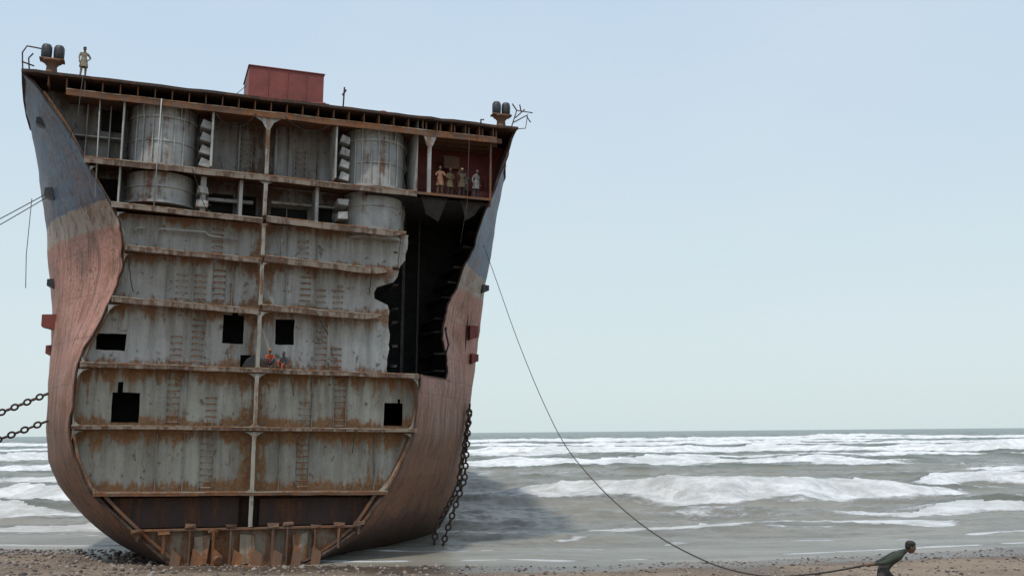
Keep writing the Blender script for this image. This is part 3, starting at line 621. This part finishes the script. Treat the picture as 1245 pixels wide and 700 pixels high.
def person(name,J,shirt,trous,world,headdir=(0,-1,0),headup=(0,0,1),cap=None,curl=.7,tunic=None,sleeve=.8,beard=False,bare_legs=False,scale=1.0):
    J={k:Vector(v) for k,v in J.items()}
    names=['pelvis','spine','chest','neck','hn','shL','elL','wrL','shR','elR','wrR','hipL','knL','anL','toL','hipR','knR','anR','toR']
    J['hn']=J['neck'].lerp(J['head'],.55)
    rad=dict(pelvis=(.15,.125),spine=(.14,.11),chest=(.165,.12),neck=.058,hn=.052,shL=.075,elL=.048,wrL=.03,shR=.075,elR=.048,wrR=.03,hipL=.11,knL=.07,anL=.042,toL=.035,hipR=.11,knR=.07,anR=.042,toR=.035)
    E=[('pelvis','spine'),('spine','chest'),('chest','neck'),('neck','hn'),('chest','shL'),('shL','elL'),('elL','wrL'),('chest','shR'),('shR','elR'),('elR','wrR'),('pelvis','hipL'),('hipL','knL'),('knL','anL'),('anL','toL'),('pelvis','hipR'),('hipR','knR'),('knR','anR'),('anR','toR')]
    vs,fs=skinmesh([J[k] for k in names],[(names.index(a),names.index(b_)) for a,b_ in E],[rad[k] for k in names],[0])
    def lab(p):
        best=None;bd=9
        for a,b_ in E:
            A,Bq=J[a],J[b_]; d=Bq-A; u=max(0,min(1,(p-A).dot(d)/d.length_squared)); q=(A+d*u-p).length-(.06 if a in('pelvis','spine','chest') else 0)
            if q<bd: bd=q; best=(a,b_,u)
        a,b_,u=best
        if b_ in('hn',) : return 0
        if b_ in('wrL','wrR'): return 1 if u<sleeve else 0
        if b_ in('toL','toR'): return 4
        if b_ in('anL','anR'): return 0 if (bare_legs and u>.2) or u>.88 else 2
        if b_ in('knL','knR'): return 2
        if b_ in('hipL','hipR'): return 2
        return 1
    b=B()
    b.v+=[tuple(v) for v in vs]; b.f+=fs; b.i+=[lab(sum((vs[q] for q in f_),Vector())/len(f_)) for f_ in fs]
    fw=Vector(headdir).normalized(); up=Vector(headup); up=(up-fw*up.dot(fw)).normalized(); rt=up.cross(fw)*-1; HC=J['head']
    hm=lambda x,y,z: HC+rt*x-fw*y+up*z      # local: -y is the face
    def ell(c,r,i,k=14,l=10,fn=None):
        V=[];
        for a in range(l+1):
            th_=math.pi*a/l
            for q in range(k):
                ph=2*math.pi*q/k; x,y,z=math.sin(th_)*math.cos(ph),math.sin(th_)*math.sin(ph),math.cos(th_)
                if fn: x,y,z=fn(x,y,z)
                V.append(hm(c[0]+x*r[0],c[1]+y*r[1],c[2]+z*r[2]))
        b.add(V,[(a*k+q,(a+1)*k+q,(a+1)*k+(q+1)%k,a*k+(q+1)%k) for a in range(l) for q in range(k)],i)
    def hf(x,y,z):
        if z<0: x*=1-.28*(-z)**1.2; 
        if z<0 and y>0: y*=1-.35*(-z)
        return x,y,z
    ell((0,0,0),(.077,.098,.118),0,20,14,hf)
    b.add([hm(-.012,-.09,.012),hm(.012,-.09,.012),hm(.018,-.093,-.03),hm(-.018,-.093,-.03),hm(0,-.118,-.026)],[(0,1,4),(1,2,4),(2,3,4),(3,0,4)],0)
    for sx in(-1,1):
        ell((sx*.078,.005,-.005),(.012,.022,.032),0,8,6); ell((sx*.03,-.088,.012),(.012,.008,.007),4,8,5); ell((sx*.03,-.090,.034),(.018,.006,.005),3,8,5)
    ell((0,-.083,-.058),(.024,.010,.007),4,8,5)
    ell((0,.014,.022),(.084,.096,.105),3,16,10,lambda x,y,z:(x,y if y>-.55 or z>.3 else -.55,max(z,-.45)))
    if beard: ell((0,-.055,-.085),(.055,.045,.05),3,12,8)
    if cap: ell((0,.0,.07),(.09,.105,.07),5,16,8,lambda x,y,z:(x,y,max(z,-.2)))
    fv=[];fe=[];fr=[];roots=[]
    for sd in('L','R'):
        wv=J['wr'+sd]; d=(wv-J['el'+sd]).normalized(); cd=J.get('curl'+sd,Vector((0,-1,0))); cd=(cd-d*cd.dot(d)).normalized(); ac=d.cross(cd)*(1 if sd=='L' else -1)
        def ch(pts,rs):
            k=len(fv); roots.append(k)
            for p,r in zip(pts,rs): fv.append(p);fr.append(r)
            for q in range(len(pts)-1): fe.append((k+q,k+q+1))
        ch([wv-d*.02,wv+d*.04,wv+d*.085],[.03,(.036,.024),(.036,.02)])
        for q,(off,ln) in enumerate(((-.03,.07),(-.01,.08),(.011,.075),(.031,.06))):
            p0=wv+d*.075+ac*off; a1=curl*.6; a2=curl*1.6; p1=p0+(d*math.cos(a1)+cd*math.sin(a1))*ln*.5; p2=p1+(d*math.cos(a2)+cd*math.sin(a2))*ln*.5
            ch([p0,p1,p2],[.0095,.009,.007])
        p0=wv+d*.03-ac*.03; p1=p0+(d*.6-ac*.7+cd*.3).normalized()*.035; ch([p0,p1,p1+(d*.8+cd*.5-ac*.1).normalized()*.032],[.012,.0105,.008])
    v2,f2_=skinmesh(fv,fe,fr,roots,1); b.add(v2,f2_,0)
    if tunic:
        k=18;V=[]
        for r_ in range(6):
            u=r_/5; z=J['spine'].z*(1-u)+tunic*u; wq=.165+.07*u; dq=.135+.06*u
            ctr=J['spine'].lerp((J['knL']+J['knR'])/2,u*.7)
            V+=[(ctr.x+math.cos(2*math.pi*q/k)*(wq+.012*math.sin(5*q)*u),ctr.y+math.sin(2*math.pi*q/k)*(dq+.012*math.sin(3*q)*u),z) for q in range(k)]
        b.add(V,[(a*k+q,a*k+(q+1)%k,(a+1)*k+(q+1)%k,(a+1)*k+q) for a in range(5) for q in range(k)],1)
    sh_=plain('cloth',shirt,.9,.35,9,.5); tr=plain('cloth_trousers',trous,.9,.35,9,.5); cp=plain('cap_cloth',cap or (.05,.05,.05),.9)
    return mkobj(name,b.v,b.f,[m_skin,sh_,tr,m_hair,m_hair,cp],b.i,None,True,world@Matrix.Scale(scale,4))
def stand(dx=0,arms='down',lean=0):
    J=dict(pelvis=(0,0,.95),spine=(0,-.01+lean*.3,1.12),chest=(0,lean*.7,1.33),neck=(0,lean*.9-.01,1.5),head=(0,lean-.03,1.645),
     shL=(.18,lean*.8,1.42),elL=(.25,.02,1.14),wrL=(.25,-.08,.9),shR=(-.18,lean*.8,1.42),elR=(-.25,.02,1.14),wrR=(-.25,-.08,.9),
     hipL=(.095,0,.9),knL=(.11,-.03,.5),anL=(.12,.02,.08),toL=(.15,-.15,.035),hipR=(-.095,0,.9),knR=(-.11,-.01,.5),anR=(-.14,.03,.08),toR=(-.17,-.14,.035))
    if arms=='rail': J.update(elL=(.28,-.12,1.2),wrL=(.2,-.34,1.12),elR=(-.28,-.12,1.2),wrR=(-.2,-.34,1.12))
    if arms=='cross': J.update(elL=(.25,-.05,1.15),wrL=(-.02,-.22,1.2),elR=(-.25,-.05,1.14),wrR=(.02,-.24,1.13))
    if arms=='hip': J.update(elL=(.36,.05,1.2),wrL=(.19,-.05,1.03))
    if arms=='up': J.update(elR=(-.32,-.15,1.3),wrR=(-.2,-.25,1.55))
    return J
def squat():
    return dict(pelvis=(0,.1,.24),spine=(0,.1,.42),chest=(0,.02,.62),neck=(0,-.03,.79),head=(0,-.09,.92),shL=(.18,0,.7),elL=(.25,-.22,.52),wrL=(.1,-.42,.5),shR=(-.18,0,.7),elR=(-.25,-.22,.52),wrR=(-.1,-.42,.48),
     hipL=(.1,.08,.22),knL=(.2,-.3,.46),anL=(.15,-.18,.07),toL=(.18,-.38,.035),hipR=(-.1,.08,.22),knR=(-.2,-.3,.46),anR=(-.15,-.18,.07),toR=(-.18,-.38,.035))
def sit():
    return dict(pelvis=(0,.1,.12),spine=(0,.14,.3),chest=(0,.1,.5),neck=(0,.05,.67),head=(0,0,.81),shL=(.18,.08,.58),elL=(.27,.0,.34),wrL=(.16,-.2,.26),shR=(-.18,.08,.58),elR=(-.27,.15,.32),wrR=(-.3,.22,.09),
     hipL=(.1,.05,.12),knL=(.14,-.36,.2),anL=(.14,-.43,-.2),toL=(.15,-.58,-.24),hipR=(-.1,.05,.12),knR=(-.13,-.3,.42),anR=(-.13,-.34,.04),toR=(-.14,-.5,.02))
def onship(x,t,z,rz): return M@Matrix.Translation((x,t,z))@Matrix.Rotation(math.radians(rz),4,'Z')
person('shipbreaking_worker',stand(arms='hip'),(.24,.2,.135),(.2,.17,.12),onship(-9.85,.25,26.16,20),cap=(.06,.05,.05),tunic=.62)
person('shipbreaking_worker',stand(arms='rail'),(.24,.12,.07),(.14,.1,.075),onship(10.45,.45,21.5,-10),tunic=.6,scale=1.05)
person('shipbreaking_worker',stand(arms='cross'),(.11,.085,.04),(.07,.05,.035),onship(11.15,.7,21.5,12),cap=(.3,.15,.06),tunic=.6,scale=1.05)
person('shipbreaking_worker',stand(arms='up'),(.075,.055,.035),(.05,.04,.03),onship(11.85,.5,21.5,0),cap=(.4,.35,.25),tunic=.62,scale=1.05)
person('shipbreaking_worker',stand(arms='down',lean=-.08),(.16,.15,.14),(.05,.05,.055),onship(12.75,.5,21.5,25),beard=True,tunic=.6,scale=1.05)
person('shipbreaking_worker',stand(arms='hip'),(.09,.07,.05),(.06,.05,.04),onship(12.3,1.2,21.5,-30),tunic=.6,scale=1.05)
person('shipbreaking_worker',squat(),(.35,.07,.03),(.06,.06,.08),onship(.75,.35,10.75,10),cap=(.4,.12,.03),headdir=(.2,-1,-.3))
person('shipbreaking_worker',sit(),(.05,.05,.06),(.3,.08,.04),onship(1.5,.2,10.75,-35),headdir=(-.5,-1,-.2))
b=B(); b.add([(-.75,.0,10.75),(-.1,-.05,10.75),(-.05,.2,11.5),(-.5,.3,11.2),(-.7,.6,10.75),(-.1,.7,10.8)],[(0,1,2,3),(0,3,4),(1,5,2),(3,2,5,4)]); b.obj('torn_plate_flap',[m_black],ship)
# foreground rope puller: walks towards +x, bent forward, arms trailing
mx_,my_=7.44,20.7; gz=float(beach(np.array(mx_),np.array(my_)))
# in the figure's frame the walker faces -Y
PJ=dict(pelvis=(0,.02,.84),spine=(0,-.10,.97),chest=(0,-.29,1.11),neck=(0,-.43,1.19),head=(0,-.555,1.27),
  shL=(.18,-.33,1.15),elL=(.27,-.06,.99),wrL=(.13,.22,.90),shR=(-.18,-.33,1.15),elR=(-.25,-.02,1.0),wrR=(-.07,.30,.93),
  hipL=(.1,.02,.81),knL=(.11,-.30,.53),anL=(.12,-.22,.09),toL=(.12,-.42,.04),hipR=(-.1,.04,.81),knR=(-.11,.14,.45),anR=(-.12,.46,.17),toR=(-.12,.36,.03),curlL=(0,0,1),curlR=(0,0,1))
PW=Matrix.Translation((mx_,my_,gz+.01))@Matrix.Rotation(math.radians(82),4,'Z')
person('rope_pulling_man',PJ,(.035,.042,.03),(.05,.045,.04),PW,headdir=(.1,-1,-.05),headup=(0,-.25,1),cap=(.03,.025,.02),curl=1.2,sleeve=.6)
hand=PW@Vector((.02,.36,.91)); hand2=PW@Vector((.02,.05,.96))
A0=S(wr(20,8)+.05,8,20.2)
kz=[(0,A0.z),(.12,16.2),(.23,12.7),(.35,9.3),(.468,6.45),(.6,4.75),(.715,3.75),(.8,3.4),(.87,3.32),(.94,3.7),(1,hand.z)]
kk=np.linspace(0,1,70); zz=np.interp(kk,[a for a,_ in kz],[z for _,z in kz]); ker=np.ones(7)/7; zz2=np.convolve(np.pad(zz,3,mode='reflect',reflect_type='odd'),ker,'valid')
rope('hauling_rope',[(A0.x+(hand.x-A0.x)*k,A0.y+(hand.y-A0.y)*k,z) for k,z in zip(kk,zz2)]+[tuple(hand2)],.022)
